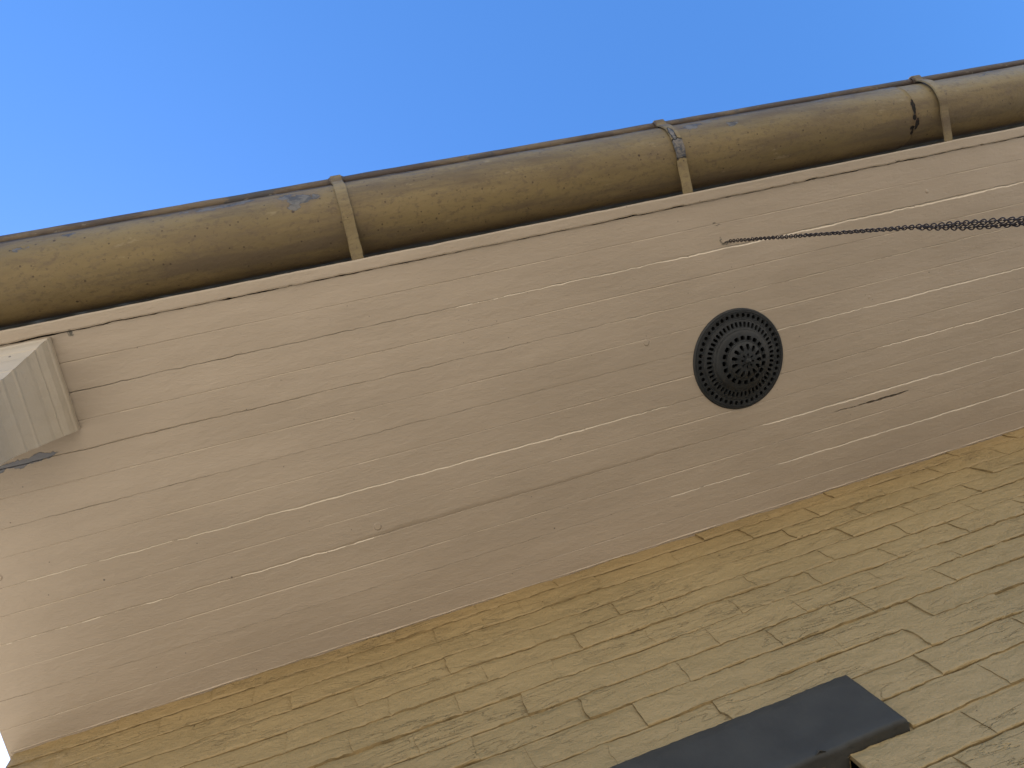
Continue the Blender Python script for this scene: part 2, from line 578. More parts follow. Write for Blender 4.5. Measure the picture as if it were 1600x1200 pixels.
def brick_geo(x0, x1, k, seed, nx, vv, free0=False, free1=False, ztop=None):
    """one brick under thick paint: its face runs over the mortar to a ragged hairline joint"""
    r = np.random.default_rng(seed)
    u = np.linspace(0, 1, nx)
    e = .0012 / (x1 - x0)
    if nx > 12:
        u = np.unique(np.concatenate([u, [e * .5, e, e * 2.5, 1 - e * .5, 1 - e, 1 - e * 2.5]]))
        nx = len(u)
    v = np.array(vv)
    nz = len(v)
    U, W = np.meshgrid(u, v, indexing='ij')
    X = x0 + (x1 - x0) * U
    zl, gl = bed(k, X)
    zh, gh = bed(k + 1, X)
    if k == 2 and x0 > LX0 - .2 and x0 < LX1:
        zl = np.where(X < LX1 + .001, np.minimum(zl, LZ1 - .002), zl)
    if ztop is not None:
        zh = np.full_like(X, ztop)
    z0, z1 = zl + gl / 2, zh - gh / 2
    Z = z0 + (z1 - z0) * W
    gx0 = np.clip(-.7 + 1.5 * n1(Z, .02, int(x0 * 1000) % 90 + 300, 2), .02, 1.6) * 1e-3 * (0 if free0 else 1)
    gx1 = np.clip(-.7 + 1.5 * n1(Z, .02, int(x1 * 1000) % 90 + 300, 2), .02, 1.6) * 1e-3 * (0 if free1 else 1)
    wx0 = 0 if free0 else 1
    wx1 = 0 if free1 else 1
    wa = .004 * n1(Z, .025, int(x0 * 1000) % 90 + 400, 2) * wx0
    wb = .004 * n1(Z, .025, int(x1 * 1000) % 90 + 400, 2) * wx1
    X = X + (gx0 / 2 + wa) * (1 - U) ** 3 + (-gx1 / 2 + wb) * U ** 3
    dx = np.minimum(U, 1 - U) * (x1 - x0)
    dz = np.minimum(W, 1 - W) * BC
    # rounded brink right at the crack
    op = lambda g_: sstep(.0002, .0011, g_)
    dl, dh = W * BC, (1 - W) * BC
    ea, eb = U * (x1 - x0), (1 - U) * (x1 - x0)
    fall = lambda d_, o_: (1 - sstep(0, .0017, d_)) * o_
    drop = np.maximum(np.maximum(fall(dl, op(gl)), fall(dh, op(gh))), np.maximum(fall(ea, np.maximum(op(gx0), free0)), fall(eb, np.maximum(op(gx1), free1))))
    brink = 1 - drop
    # faint hollow where the mortar lies, mostly along the top of the brick and one end
    wv = .5 + .5 * n2(X, Z, .06, 15, 1)
    mortar = np.maximum(1 - sstep(0.003, 0.010, (1 - W) * BC + .002 * n1(X, .03, seed % 83, 2)), .9 * (1 - sstep(0.002, 0.009, (1 - U) * (x1 - x0) + .002 * n1(Z, .02, seed % 71, 2))))
    h = r.uniform(-0.0010, 0.0020) + r.uniform(-1, 1) * 0.0012 * (U - .5) + r.uniform(-.2, 1) * 0.0022 * (.5 - W)
    h = h + 0.0016 * n2(X, Z * 1.6, 0.05, 13, 3) + 0.0009 * n2(X, Z * 1.3, 0.012, 14, 2) + 0.0013 * n2(X * .6, Z * 1.8, 0.022, 16, 2)
    h = h - (0.0006 + .0016 * wv) * mortar
    y = mortar_y - h * brink + (1 - brink) * .0026
    P = np.stack([X, y, Z + Z0], -1)
    Vf = P.reshape(-1, 3)
    Ff = grid_faces(nx, nz).tolist()
    ring = [i * nz for i in range(nx)] + [(nx - 1) * nz + j for j in range(1, nz)] + [i * nz + nz - 1 for i in range(nx - 2, -1, -1)] + [j for j in range(nz - 2, 0, -1)]
    b = len(Vf)
    back = Vf[ring].copy()
    back[:, 1] = mortar_y + 0.03
    V2 = np.concatenate([Vf, back])
    m = len(ring)
    BF = grid_faces(nx, nz)
    dirty = (drop.reshape(-1)[BF].mean(1) > .5).astype(int)  # faces inside open joints, coloured for groove shade and grime
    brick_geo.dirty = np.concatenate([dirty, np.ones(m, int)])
    for q in range(m):
        l = (q + 1) % m
        Ff.append((ring[q], b + q, b + l, ring[l]))
    return V2, Ff


VFINE = [0, .01, .02, .04, .08, .15, .24, .34, .45, .56, .67, .77, .86, .92, .96, .98, .99, 1]
VCOARSE = [0, .03, .12, .35, .65, .85, .97, 1]
k0 = -37
near, far = [], []
for k in range(-39, 12):
    zc0, zc1 = OZ1 + BC * k, OZ1 + BC * (k + 1)
    if zc1 < -1.6:
        continue
    off = 0.0 if k % 2 else BL / 2
    off += random.uniform(-.02, .02)
    x = XL - off
    i = 0
    while x < XR:
        L = BL + random.uniform(-.008, .008)
        a, b = x, x + L
        x += L
        a, b = max(a, XL), min(b, XR)
        if b - a < 0.02:
            continue
        zt_ = H + .012 if k == 11 else None
        spans = [(a, b)]
        if k in (0, 1):
            spans = [(a, min(b, LX0 - .001)), (max(a, LX1 + .001), b)]
        elif zc0 < OZ1 - .01 and zc1 > OZ0:
            spans = [(a, min(b, OX0)), (max(a, OX1), b)]
        for (p, q) in spans:
            if q - p < 0.012:
                continue
            # in the frame (or just outside it): left edge of what the lens sees at this height
            zz = (zc0 + zc1) / 2
            vis = zz > 0.50 and p > 0.05 - (zz - 0.9) * 1.15 - 0.55 - (0.25 if zz > 1.1 else 0) and p < zz * 1.22 + .12
            if zz < 0.83 and p < 0.2:
                vis = False
            (near if vis else far).append((p, q, k, zt_, p in (LX1 + .001, OX1) or p == XL, q in (LX0 - .001, OX0) or q == XR))
print('near bricks', len(near), 'far', len(far))
near = sorted(near, key=lambda t: abs(t[0] - 0.9) + abs((t[2] * BC + OZ1) - 0.9))
far += near[298:]
near = near[:298]
for n_, (p, q, k, zt_, fa, fb) in enumerate(near):
    nx = max(6, int((q - p) / 0.0045))
    V, F = brick_geo(p, q, k, 100 + n_, nx, VFINE, fa, fb, zt_)
    o = mesh_obj('brick', V, F, M_BRICK, wall)
    o.data.materials.append(M_GRIME_SHADE)
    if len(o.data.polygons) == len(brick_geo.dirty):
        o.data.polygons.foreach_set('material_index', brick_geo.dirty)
mb = MB()
for n_, (p, q, k, zt_, fa, fb) in enumerate(far):
    V, F = brick_geo(p, q, k, 900 + n_, max(4, int((q - p) / 0.02)), VCOARSE, fa, fb, zt_)
    mb.add(V, F)
o = mb.build('brickwork', M_BRICK, wall, True)
o['kind'] = 'stuff'

# ------------------------------------------------------------------ window with its lintel
lin = thing('window_lintel', 'dark grey painted lintel set in the khaki brick wall', 'lintel', (0, 0, 0))


def rounded_box_grid(x0, x1, y0, y1, z0, z1, bev, seed):
    """box whose front (-y) edges are worn round, surface slightly uneven"""
    mb = MB()
    nx, nz = 320, 18
    u = np.linspace(x0, x1, nx)
    u[1], u[-2] = x0 + bev * .35, x1 - bev * .35
    u[2], u[-3] = x0 + bev, x1 - bev
    v = np.linspace(z0, z1, nz)
    v[1], v[-2] = z0 + bev * .35, z1 - bev * .35
    v[2], v[-3] = z0 + bev, z1 - bev
    U, W = np.meshgrid(u, v, indexing='ij')
    d = np.minimum(np.minimum(U - x0, x1 - U), np.minimum(W - z0, z1 - W))
    t = np.clip(1 - d / bev, 0, 1)
    Y = y0 + bev * (1 - np.sqrt(np.clip(1 - t * t, 0, 1))) + 0.0006 * n2(U, W, .05, seed, 3) * (1 - t)
    Wd = W + (0.0020 * n1(U, .05, seed, 3) + 0.0012 * n1(U, .008, seed + 5, 2)) * ((np.abs((W - z0) / (z1 - z0) - .5) * 2) ** 6)
    Ud = U + 0.0012 * n1(W, .03, seed + 1, 2) * ((np.abs((U - x0) / (x1 - x0) - .5) * 2) ** 30)
    V = np.stack([Ud, Y, Wd + Z0], -1).reshape(-1, 3)
    F = grid_faces(nx, nz).tolist()
    ring = [i * nz for i in range(nx)] + [(nx - 1) * nz + j for j in range(1, nz)] + [i * nz + nz - 1 for i in range(nx - 2, -1, -1)] + [j for j in range(nz - 2, 0, -1)]
    back = V[ring].copy()
    back[:, 1] = y1
    b = len(V)
    for k in range(len(ring)):
        l = (k + 1) % len(ring)
        F.append((ring[k], b + k, b + l, ring[l]))
    F.append(tuple(range(b, b + len(ring))))
    mb.add(np.concatenate([V, back]), F)
    return mb


o = rounded_box_grid(LX0, LX1, YW - 0.011, YW + 0.12, OZ1 + .0005, LZ1 - .001, 0.006, 5).build('beam', M_LINT, lin, True)
mb = MB()
mb.tube([(0.470, YW - .0112, OZ1 + .004 + Z0), (0.476, YW - .0135, OZ1 + .006 + Z0), (0.484, YW - .0112, OZ1 + .003 + Z0)], [.0005, .002, .0006], 7)
mb.build('paint_drip', M_LINT, lin, True)

win = thing('window', 'dark painted window in the opening below the dark grey lintel', 'window', (0, 0, 0))
yf = YW + 0.075


def frame(mbx, x0, x1, z0, z1, y0, y1, wd):
    mbx.box(x0, x0 + wd, y0, y1, z0 + Z0, z1 + Z0)
    mbx.box(x1 - wd, x1, y0, y1, z0 + Z0, z1 + Z0)
    mbx.box(x0 + wd, x1 - wd, y0, y1, z1 - wd + Z0, z1 + Z0)
    mbx.box(x0 + wd, x1 - wd, y0, y1, z0 + Z0, z0 + wd + Z0)


mb = MB()
frame(mb, OX0 + .001, OX1 - .001, OZ0 + .001, OZ1 - .001, yf, yf + .07, .045)
mb.build('frame', M_TRIM, win)
zm = (OZ0 + OZ1) / 2
for (a, b) in ((zm - .015, OZ1 - .047), (OZ0 + .047, zm - .017)):
    mb = MB()
    frame(mb, OX0 + .047, OX1 - .047, a, b, yf + .015, yf + .045, .04)
    s_ = mb.build('sash', M_TRIM, win)
    mb = MB()
    mb.box(OX0 + .088, OX1 - .088, yf + .027, yf + .032, a + .041 + Z0, b - .041 + Z0)
    mb.build('pane', M_GLASS, s_)
mb = MB()
mb.box(OX0 - .03, OX1 + .03, YW - .04, YW - .0065, OZ0 - .05 + Z0, OZ0 - .001 + Z0)
mb.build('sill', M_TRIM, win)

# ------------------------------------------------------------------ boarded eaves
eaves = thing('boarded_eaves', 'taupe painted tongue and groove boards lining the underside of the eaves', 'soffit', (0, 0, 0))
PB = 0.1008
Y1 = 0.0185


def prof(x, pts):
    p = np.array(pts, float)
    return np.interp(x, p[:, 0], p[:, 1])


# width (mm) of the outward-facing soft edge (catches light), of the wall-facing one, and of the open crack, along each joint
JN = {1: [(-.7, .2), (.1, .5), (.35, 1.5), (.6, 2.4), (1.0, 3.2), (1.4, 5.0), (3.3, 4)],
      2: [(-.7, .6), (.3, 1.0), (.8, 1.4), (1.1, 2.2), (1.5, 1.5), (3.3, 2)],
      3: [(-.7, .3), (.2, .5), (.85, .8), (.95, 2.6), (1.4, 2.6), (3.3, 1.5)],
      4: [(-.7, .8), (-.3, 2.2), (.1, 2.8), (.45, 2.6), (.8, 1.0), (1.2, .8), (1.35, 2), (3.3, 2)],
      5: [(-.7, 1.0), (-.1, 1.5), (.2, .4), (.85, .6), (.95, 4.0), (1.35, 3.5), (1.5, 1.5), (3.3, 1.5)],
      6: [(-.7, .2), (.5, .6), (.75, 1.6), (.9, .8), (1.0, 2.6), (1.4, 3.0), (3.3, 2)]}
JF = {1: [(-.7, 1.0), (.3, .8), (.6, .3), (3.3, .2)],
      2: [(-.7, 2.0), (-.1, 1.5), (.5, .6), (1.2, .6), (3.3, 1)],
      3: [(-.7, .8), (.3, 1.0), (.8, .6), (3.3, .4)],
      4: [(-.7, .4), (.5, .3), (.9, 1.0), (3.3, .8)],
      5: [(-.7, 1.5), (-.1, 4.5), (.1, 9.0), (.5, 8.0), (.75, 2.5), (.95, .6), (3.3, .5)],
      6: [(-.7, .8), (.4, .8), (.9, .4), (3.3, .4)]}
JG = {1: [(-.7, .9), (.0, .8), (.3, .3), (.8, -.1), (3.3, .1)],
      2: [(-.7, .8), (.0, .5), (.5, .3), (.8, .5), (1.2, .1), (3.3, .4)],
      3: [(-.7, .4), (.2, .3), (.7, .1), (1.2, .1), (3.3, .5)],
      4: [(-.7, -.2), (.4, -.1), (.7, .6), (.9, .4), (3.3, .4)],
      5: [(-.7, -.2), (.7, -.2), (.9, .3), (1.0, .9), (1.2, .5), (3.3, .3)],
      6: [(-.7, .1), (3.3, .1)]}
bx = np.arange(XL, XR + .001, 0.003)
for k in range(7):
    ya, yb_ = Y1 + PB * k, Y1 + PB * (k + 1)
    if k == 6:
        yb_ = YW + 0.006
    seed = 40 + k * 9
    wn = prof(bx, JN[k]) if k in JN else np.full_like(bx, 0.6)
    wf = prof(bx, JF[k + 1]) if k + 1 in JF else np.full_like(bx, 0.5)
    gn = prof(bx, JG[k]) if k in JG else np.interp(bx, [-.7, -.43, -.40, 3.3], [3.0, 2.6, .5, .3])
    gf = prof(bx, JG[k + 1]) if k + 1 in JG else np.full_like(bx, .2)
    # same ragged joint line seen from both sides
    jl = lambda j: 0.0010 * n1(bx, .05, 70 + j, 2) + 0.0011 * n1(bx, .014, 80 + j, 2)
    gn = np.maximum(0.05, gn * .75 + 0.5 * n1(bx, .05, 60 + k, 3)) * 1e-3
    gf = np.maximum(0.05, gf * .75 + 0.5 * n1(bx, .05, 60 + k + 1, 3)) * 1e-3
    wn = np.maximum(0.2, wn * (1 + .45 * n1(bx, .035, seed + 1, 3) + .35 * n1(bx, .25, seed + 2, 1))) * 1e-3
    wf = np.maximum(0.2, wf * (1 + .35 * n1(bx, .035, seed + 3, 3) + .30 * n1(bx, .25, seed + 4, 1))) * 1e-3
    y0 = ya + jl(k) + gn / 2
    y1 = yb_ + (jl(k + 1) - gf / 2 if k < 6 else 0 * bx)
    ym = (ya + yb_) / 2 + 0.001 * n1(bx, .8, seed + 5, 1)
    gw = (0.0010 + 0.0005 * n1(bx, .12, seed + 6, 2))
    gd = np.maximum(0.0002, 0.0007 + 0.0006 * n1(bx, .2, seed + 7, 3))
    cup = 0.0008 * n1(bx, .6, seed + 8, 1)
    hn = wn * 0.8
    hf = wf * (0.55 if k != 4 else 0.22)
    sw = np.zeros_like(bx)
    ys = np.full_like(bx, ya + 0.0205)
    if k == 5:      # the long split in the sixth board
        ys = 0.5425 + 0.0012 * n1(bx, .03, 301, 3) + prof(bx, [(.9, -.001), (1.08, -.0015), (1.17, .0005), (1.3, 0)])
        sw = prof(bx, [(1.070, 0), (1.085, .0014), (1.14, .0022), (1.17, .0048), (1.22, .0054), (1.27, .0040), (1.289, .0), (1.31, 0)]) * (1 + .55 * n1(bx, .008, 302, 2))
        sw = np.maximum(sw, 0)
    deep = np.where(sw > 1e-5, 0.012, 0.0)
    rows = [(y0, np.full_like(bx, .014)), (y0, hn + .0002), (y0 + wn * .45, hn * .42), (y0 + wn, 0 * bx),
            (y0 + wn + .004, cup * .3),
            (ys - sw / 2, cup * .5), (ys - sw / 2 + 1e-5, cup * .5 + deep), (ys + sw / 2 + 2e-5, cup * .5 + deep), (ys + sw / 2 + 3e-5, cup * .5),
            (ym - .02, cup), (ym - gw, cup), (ym - gw * .2, cup + gd), (ym + gw * .5, cup + gd), (ym + gw * 1.5, cup), (ym + .02, cup),
            (y1 - wf - .012, cup * .5), (y1 - wf, 0 * bx), (y1 - wf * .5, hf * .35), (y1, hf + .0002), (y1, np.full_like(bx, .014))]
    V = np.stack([np.stack([bx, yy, H + zz + Z0], -1) for yy, zz in rows], 1)
    # low lumps of old paint
    V[:, 3:-3, 2] += 0.00035 * n2(V[:, 3:-3, 0], V[:, 3:-3, 1], .05, seed, 3)
    F = grid_faces(V.shape[0], V.shape[1], True)
    # shade flat at the sharp rows: keep smooth off for crispness
    o = mesh_obj('board', V.reshape(-1, 3), F, M_BOARD, eaves, smooth=False)
    # outward arrises take paler edge and filler paint: their highlight put into the colour
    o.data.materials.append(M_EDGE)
    o.data.materials.append(M_FILL_LIT)
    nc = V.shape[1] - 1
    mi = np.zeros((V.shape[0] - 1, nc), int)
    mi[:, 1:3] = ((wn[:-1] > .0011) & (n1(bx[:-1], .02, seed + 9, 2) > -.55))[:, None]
    mi[:, 12] = n1(bx[:-1], .09, seed + 10, 3) > .05  # outward slope of the middle groove gets the painted highlight too
    lit_fill = (wn[:-1] > .0013) & (n1(bx[:-1], .03, seed + 12, 3) > -.75) & (k in (1, 3, 4, 5, 6))
    mi[lit_fill, 1:3] = 2
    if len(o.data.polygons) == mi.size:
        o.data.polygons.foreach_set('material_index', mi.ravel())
mb = MB()
mb.box(XL + .001, XR - .001, 0.016, YW - .001, H + .0135 + Z0, H + .03 + Z0)
mb.build('backing', M_CAV, eaves)
# fascia: its lower edge is the pale strip beside the gutter
fx = np.arange(XL, XR + .001, 0.004)
e0 = -0.005 + 0.0009 * n1(fx, .05, 201, 4) + .0016 * np.clip(n1(fx, .016, 207, 1) - .6, 0, 1)
e1 = 0.0180 + 0.0012 * n1(fx, .05, 202, 4) - 0.0010 * np.clip(n1(fx, .018, 203, 1) - .55, 0, 1) * 4
lo = -0.0042 + 0.0006 * n1(fx, .3, 204, 2)
rows = [(e0 + .0, np.full_like(fx, .15)), (e0, lo + .0025), (e0 + .0008, lo + .0008), (e0 + .003, lo), (e0 + .012, lo + .0003 * n1(fx, .02, 205, 2)), (e1 - .003, lo), (e1 - .0008, lo + .0008), (e1, lo + .0022), (e1, np.full_like(fx, .012)), (np.full_like(fx, .018), np.full_like(fx, .15))]
V = np.stack([np.stack([fx, yy, H + zz + Z0], -1) for yy, zz in rows], 1)
F = grid_faces(V.shape[0], V.shape[1], True).tolist()
nr = len(rows)
F.append(tuple(range(nr)))
F.append(tuple((len(fx) - 1) * nr + i for i in range(nr)))
mesh_obj('fascia', V.reshape(-1, 3), F, M_BOARD, eaves, smooth=False)
# barge board closing the left end
mb = MB()
mb.box(XL - .003, XL - .0005, -0.005, 4.2, H + .001 + Z0, H + .15 + Z0)
mb.build('barge_board', M_BOARD, eaves)
# hairline ridge where paint bridges boards to wall
mb = MB()
cxs = np.arange(XL + .002, XR, .01)
pts = [(x, YW - .0022 + .0010 * a, H - .0002 + Z0) for x, a in zip(cxs, n1(cxs, .03, 401, 2))]
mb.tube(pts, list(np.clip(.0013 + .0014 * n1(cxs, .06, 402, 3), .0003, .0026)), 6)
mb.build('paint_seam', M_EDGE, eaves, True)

# ------------------------------------------------------------------ moulded bracket at the left
corb = thing('eaves_bracket', 'pale moulded bracket against the eaves boards at the left', 'bracket', (0, 0, 0))
CX1, CX0, CY0, CY1 = -0.4225, XL + 0.002, 0.0215, 0.184
PR = [(0, .0005), (.0, .012), (.0012, .016), (.003, .018), (.0042, .024), (.007, .033), (.0115, .040), (.0145, .0425), (.0150, .048),
      (.0160, .0495), (.0185, .054), (.0215, .060), (.0230, .066), (.0236, .068), (.0262, .074), (.0305, .083), (.0345, .0915), (.0352, .098),
      (.0375, .1005), (.041, .108), (.0448, .117), (.0455, .124), (.0485, .129), (.0525, .139), (.0545, .146), (.056, .19)]


def moulding_run(name, P0, P1, inn0, inn1, end0, end1, seed):
    """sweep PR from P0 to P1 (outer edge line); inn = inward direction at both ends (45 degrees at a mitre)"""
    n = 60
    V = []
    for i in range(n + 1):
        t = i / n
        x = P0[0] + (P1[0] - P0[0]) * t
        y = P0[1] + (P1[1] - P0[1]) * t
        for (d, h) in PR:
            a = np.array([x, y])
            s0 = np.array(inn0) * d
            s1 = np.array(inn1) * d
            q = np.array(P0) + s0 + (np.array(P1) + s1 - np.array(P0) - s0) * t
            jz = 0.0005 * float(n2(q[0], q[1], .02, seed, 2))
            V.append((q[0] + jz, q[1] + jz, H - h + jz + Z0))
    m = len(PR)
    F = grid_faces(n + 1, m).tolist()
    F = [tuple(f) for f in F]
    return mesh_obj(name, V, F, M_CORB, corb, smooth=False)


moulding_run('moulding', (CX1, CY0), (CX1, CY1), (-1, 1), (-1, 0), 0, 0, 21)
moulding_run('moulding', (CX0, CY0), (CX1, CY0), (1, 1), (-1, 1), 0, 0, 22)
moulding_run('moulding', (CX0, CY1), (CX0, CY0), (1, 0), (1, 1), 0, 0, 23)
mb = MB()
# end caps at the wall side: profile cut square, standing against nothing
capV = [(CX1 - d, CY1, H - h + Z0) for d, h in PR] + [(CX0 + d, CY1, H - h + Z0) for d, h in PR[::-1]]
mb.add(capV, [tuple(range(len(capV)))])
b0 = .056
mb.box(CX0 + b0 - .001, CX1 - b0 + .001, CY0 + b0 - .001, CY1 - .0005, H - .215 + Z0, H - .12 + Z0)
mb.build('block', M_CORB, corb)

# ------------------------------------------------------------------ vent rose
VC = (0.8523, 0.3626)
RV = 0.1110
vent = thing('ceiling_vent', 'round charcoal vent rose with rings of holes on the eaves boards', 'vent', (VC[0], VC[1], H + Z0))


def zprof(r):
    """drop of the face below the boards"""
    pts = [(0, .036), (.012, .0355), (.030, .0325), (.0375, .029), (.041, .0245), (.0425, .0235), (.050, .0225), (.058, .020), (.0615, .0185), (.0645, .0165), (.0665, .0125),
           (.069, .0110), (.074, .0100), (.084, .0078), (.0865, .0058), (.089, .0050), (.100, .0046), (.108, .0040), (.1105, .002), (.111, 0)]
    p = np.array(pts)
    return np.interp(r, p[:, 0], p[:, 1])


def ring_solid(radii, n=144):
    a = np.linspace(0, 2 * np.pi, n, endpoint=False)
    V = [(r * math.cos(t), r * math.sin(t), -float(zprof(r))) for r in radii for t in a]
    F = []
    for i in range(len(radii) - 1):
        for k in range(n):
            l = (k + 1) % n
            F.append((i * n + k, (i + 1) * n + k, (i + 1) * n + l, i * n + l))
    return V, F


def ring_holes(r0, r1, n, shape, phase=0.0, depth=.006):
    """annulus r0..r1 with n holes; shape(theta)-> (dr, dt) outline about the cell centre in metres"""
    V, F = [], []
    rc = (r0 + r1) / 2
    hw = math.pi / n
    m = 16
    for s in range(n):
        tc = phase + s * 2 * math.pi / n
        outer, inner = [], []
        for q in range(m):
            th = 2 * math.pi * q / m
            c, sn = math.cos(th), math.sin(th)
            k = 1 / max(abs(c), abs(sn))
            rr = rc + (r1 - r0) / 2 * c * k
            tt = tc + hw * sn * k
            outer.append((rr, tt))
            dr, dt = shape(th)
            inner.append((rc + dr, tc + dt / (rc + dr)))
        b = len(V)
        for (rr, tt) in outer:
            V.append((rr * math.cos(tt), rr * math.sin(tt), -float(zprof(rr))))
        for (rr, tt) in inner:
            V.append((rr * math.cos(tt), rr * math.sin(tt), -float(zprof(rr))))
        for (rr, tt) in inner:
            V.append((rr * math.cos(tt), rr * math.sin(tt), -float(zprof(rr)) + depth))
        for q in range(m):
            l = (q + 1) % m
            F.append((b + q, b + l, b + m + l, b + m + q))
            F.append((b + m + q, b + m + l, b + 2 * m + l, b + 2 * m + q))
    return V, F


def sup(a, b, e):
    def f(th):
        c, s = math.cos(th), math.sin(th)
        return (a * math.copysign(abs(c) ** e, c), b * math.copysign(abs(s) ** e, s))
    return f


def add_part(name, *geos):
    mb = MB()
    for V, F in geos:
        mb.add(V, F)
    return mb.build(name, M_VENT, vent, False)


add_part('rim', ring_solid([.111, .1105, .108, .1035]), ring_holes(.0885, .1035, 46, sup(.0045, .0042, .9), .03, .0045), ring_solid([.0885, .0875, .0865, .0845]))
add_part('slotted_ring', ring_holes(.0685, .0845, 48, sup(.0060, .0030, .6), .0, .006))
add_part('raised_ring', ring_solid([.0685, .067, .0665, .0655, .0645, .0630, .0615, .0600, .0590, .0570, .0550, .0545]))
add_part('pierced_ring', ring_holes(.0425, .0545, 20, sup(.0047, .0052, .35), .06, .007), ring_solid([.0425, .0418, .0405, .0385]))
add_part('rosette', ring_holes(.020, .0385, 13, lambda th: (lambda a: (a[0], a[1] * (1 + a[0] / .02)))(sup(.0070, .0037, .7)(th)), .1, .007), ring_solid([.020, .019, .0175]),
         ring_holes(.0075, .0175, 8, lambda th: (lambda a: (a[0], a[1] * (1 + a[0] / .014)))(sup(.0036, .0020, .8)(th)), .2, .007))
mb = MB()
V, F = [], []
n = 8
pr = [(.0078, .0345), (.0065, .0385), (.0045, .0395), (.003, .043), (.0001, .0445)]
for (r_, h_) in pr:
    for k in range(n):
        V.append((r_ * math.cos(k * math.tau / n), r_ * math.sin(k * math.tau / n), -h_))
for i in range(len(pr) - 1):
    for k in range(n):
        l = (k + 1) % n
        F.append((i * n + k, i * n + l, (i + 1) * n + l, (i + 1) * n + k))
add_part('boss', (V, F))
# fine raised bead around the dome
mb = MB()
for rr in (.0655, .0865, .1035, .0412):
    z = -float(zprof(rr)) - .0003
    mb.tube([(rr * math.cos(t), rr * math.sin(t), z) for t in np.linspace(0, math.tau, 96, endpoint=False)], .0009, 6, closed=True)
mb.build('beading', M_VENT, vent, True)
mb = MB()
V, F = [], []
for k in range(48):
    V.append((.104 * math.cos(k * math.tau / 48), .104 * math.sin(k * math.tau / 48), -.0012))
V.append((0, 0, -.0012))
F = [(k, (k + 1) % 48, 48) for k in range(48)]
mb.add(V, F)
mb.build('shaft_dark_disc', M_BLACK, vent)  # black disc stands in for the unlit shaft behind the holes

# ------------------------------------------------------------------ gutter
gut = thing('roof_gutter', 'half round khaki gutter with worn paint along the eaves edge', 'gutter', (0, 0, 0))
GY, GZ, GR = -0.080, 0.080, 0.0705


def cyl(name, x0, x1, a0, a1, r, mat, seed, thick=.0016, parent=gut, lump=.0012, n_a=40, lip=0.0):
    xs = np.arange(x0, x1 + .001, .012)
    an = np.radians(np.linspace(a0, a1, n_a))
    A, X = np.meshgrid(an, xs)
    rr = r + lump * n2(X, A * .07, .12, seed, 3) + .0004 * n2(X, A * .07, .02, seed + 1, 2)
    rows = []
    Vo = np.stack([X, GY + rr * np.cos(A), H + GZ + rr * np.sin(A) + Z0], -1)
    Vi = np.stack([X, GY + (rr - thick) * np.cos(A), H + GZ + (rr - thick) * np.sin(A) + Z0], -1)
    nx_, na = X.shape
    V = np.concatenate([Vo.reshape(-1, 3), Vi.reshape(-1, 3)])
    F = grid_faces(nx_, na).tolist() + (grid_faces(nx_, na, True) + nx_ * na).tolist()
    o_ = nx_ * na
    for i in range(nx_ - 1):
        for j in (0, na - 1):
            F.append((i * na + j, (i + 1) * na + j, o_ + (i + 1) * na + j, o_ + i * na + j))
    for j in range(na - 1):
        for i in (0, nx_ - 1):
            F.append((i * na + j, i * na + j + 1, o_ + i * na + j + 1, o_ + i * na + j))
    return mesh_obj(name, V, F, mat, parent)


GL, GRT = -0.78, XR
SEAM = 1.388
cyl('trough', GL, SEAM, 180, 360, GR, M_GUT, 31)
cyl('trough', SEAM - .035, GRT, 180, 360, GR - .0022, M_GUT, 35, lump=.0009)
# rolled bead along the outer lip
mb = MB()
xs = np.arange(GL, GRT, .02)
mb.tube([(x, -.1530 + .0006 * a, H + GZ + .004 + .0006 * b + Z0) for x, a, b in zip(xs, n1(xs, .25, 501, 2), n1(xs, .2, 502, 2))],
        list(.0092 + .0006 * n1(xs, .06, 503, 2)), 14)
mb.build('bead', M_BEAD, gut, True)
mb = MB()
an = np.radians(np.linspace(180, 360, 30))
V = [(GL + .001, GY + (GR + .0005) * math.cos(t), H + GZ + (GR + .0005) * math.sin(t) + Z0) for t in an]
V2 = [(x - .003, y, z) for x, y, z in V]
F = [tuple(range(30)), tuple(range(59, 29, -1))] + [(i, i + 1, 31 + i, 30 + i) for i in range(29)]
mb.add(V + V2, F)
mb.build('stop_end', M_GUT, gut)


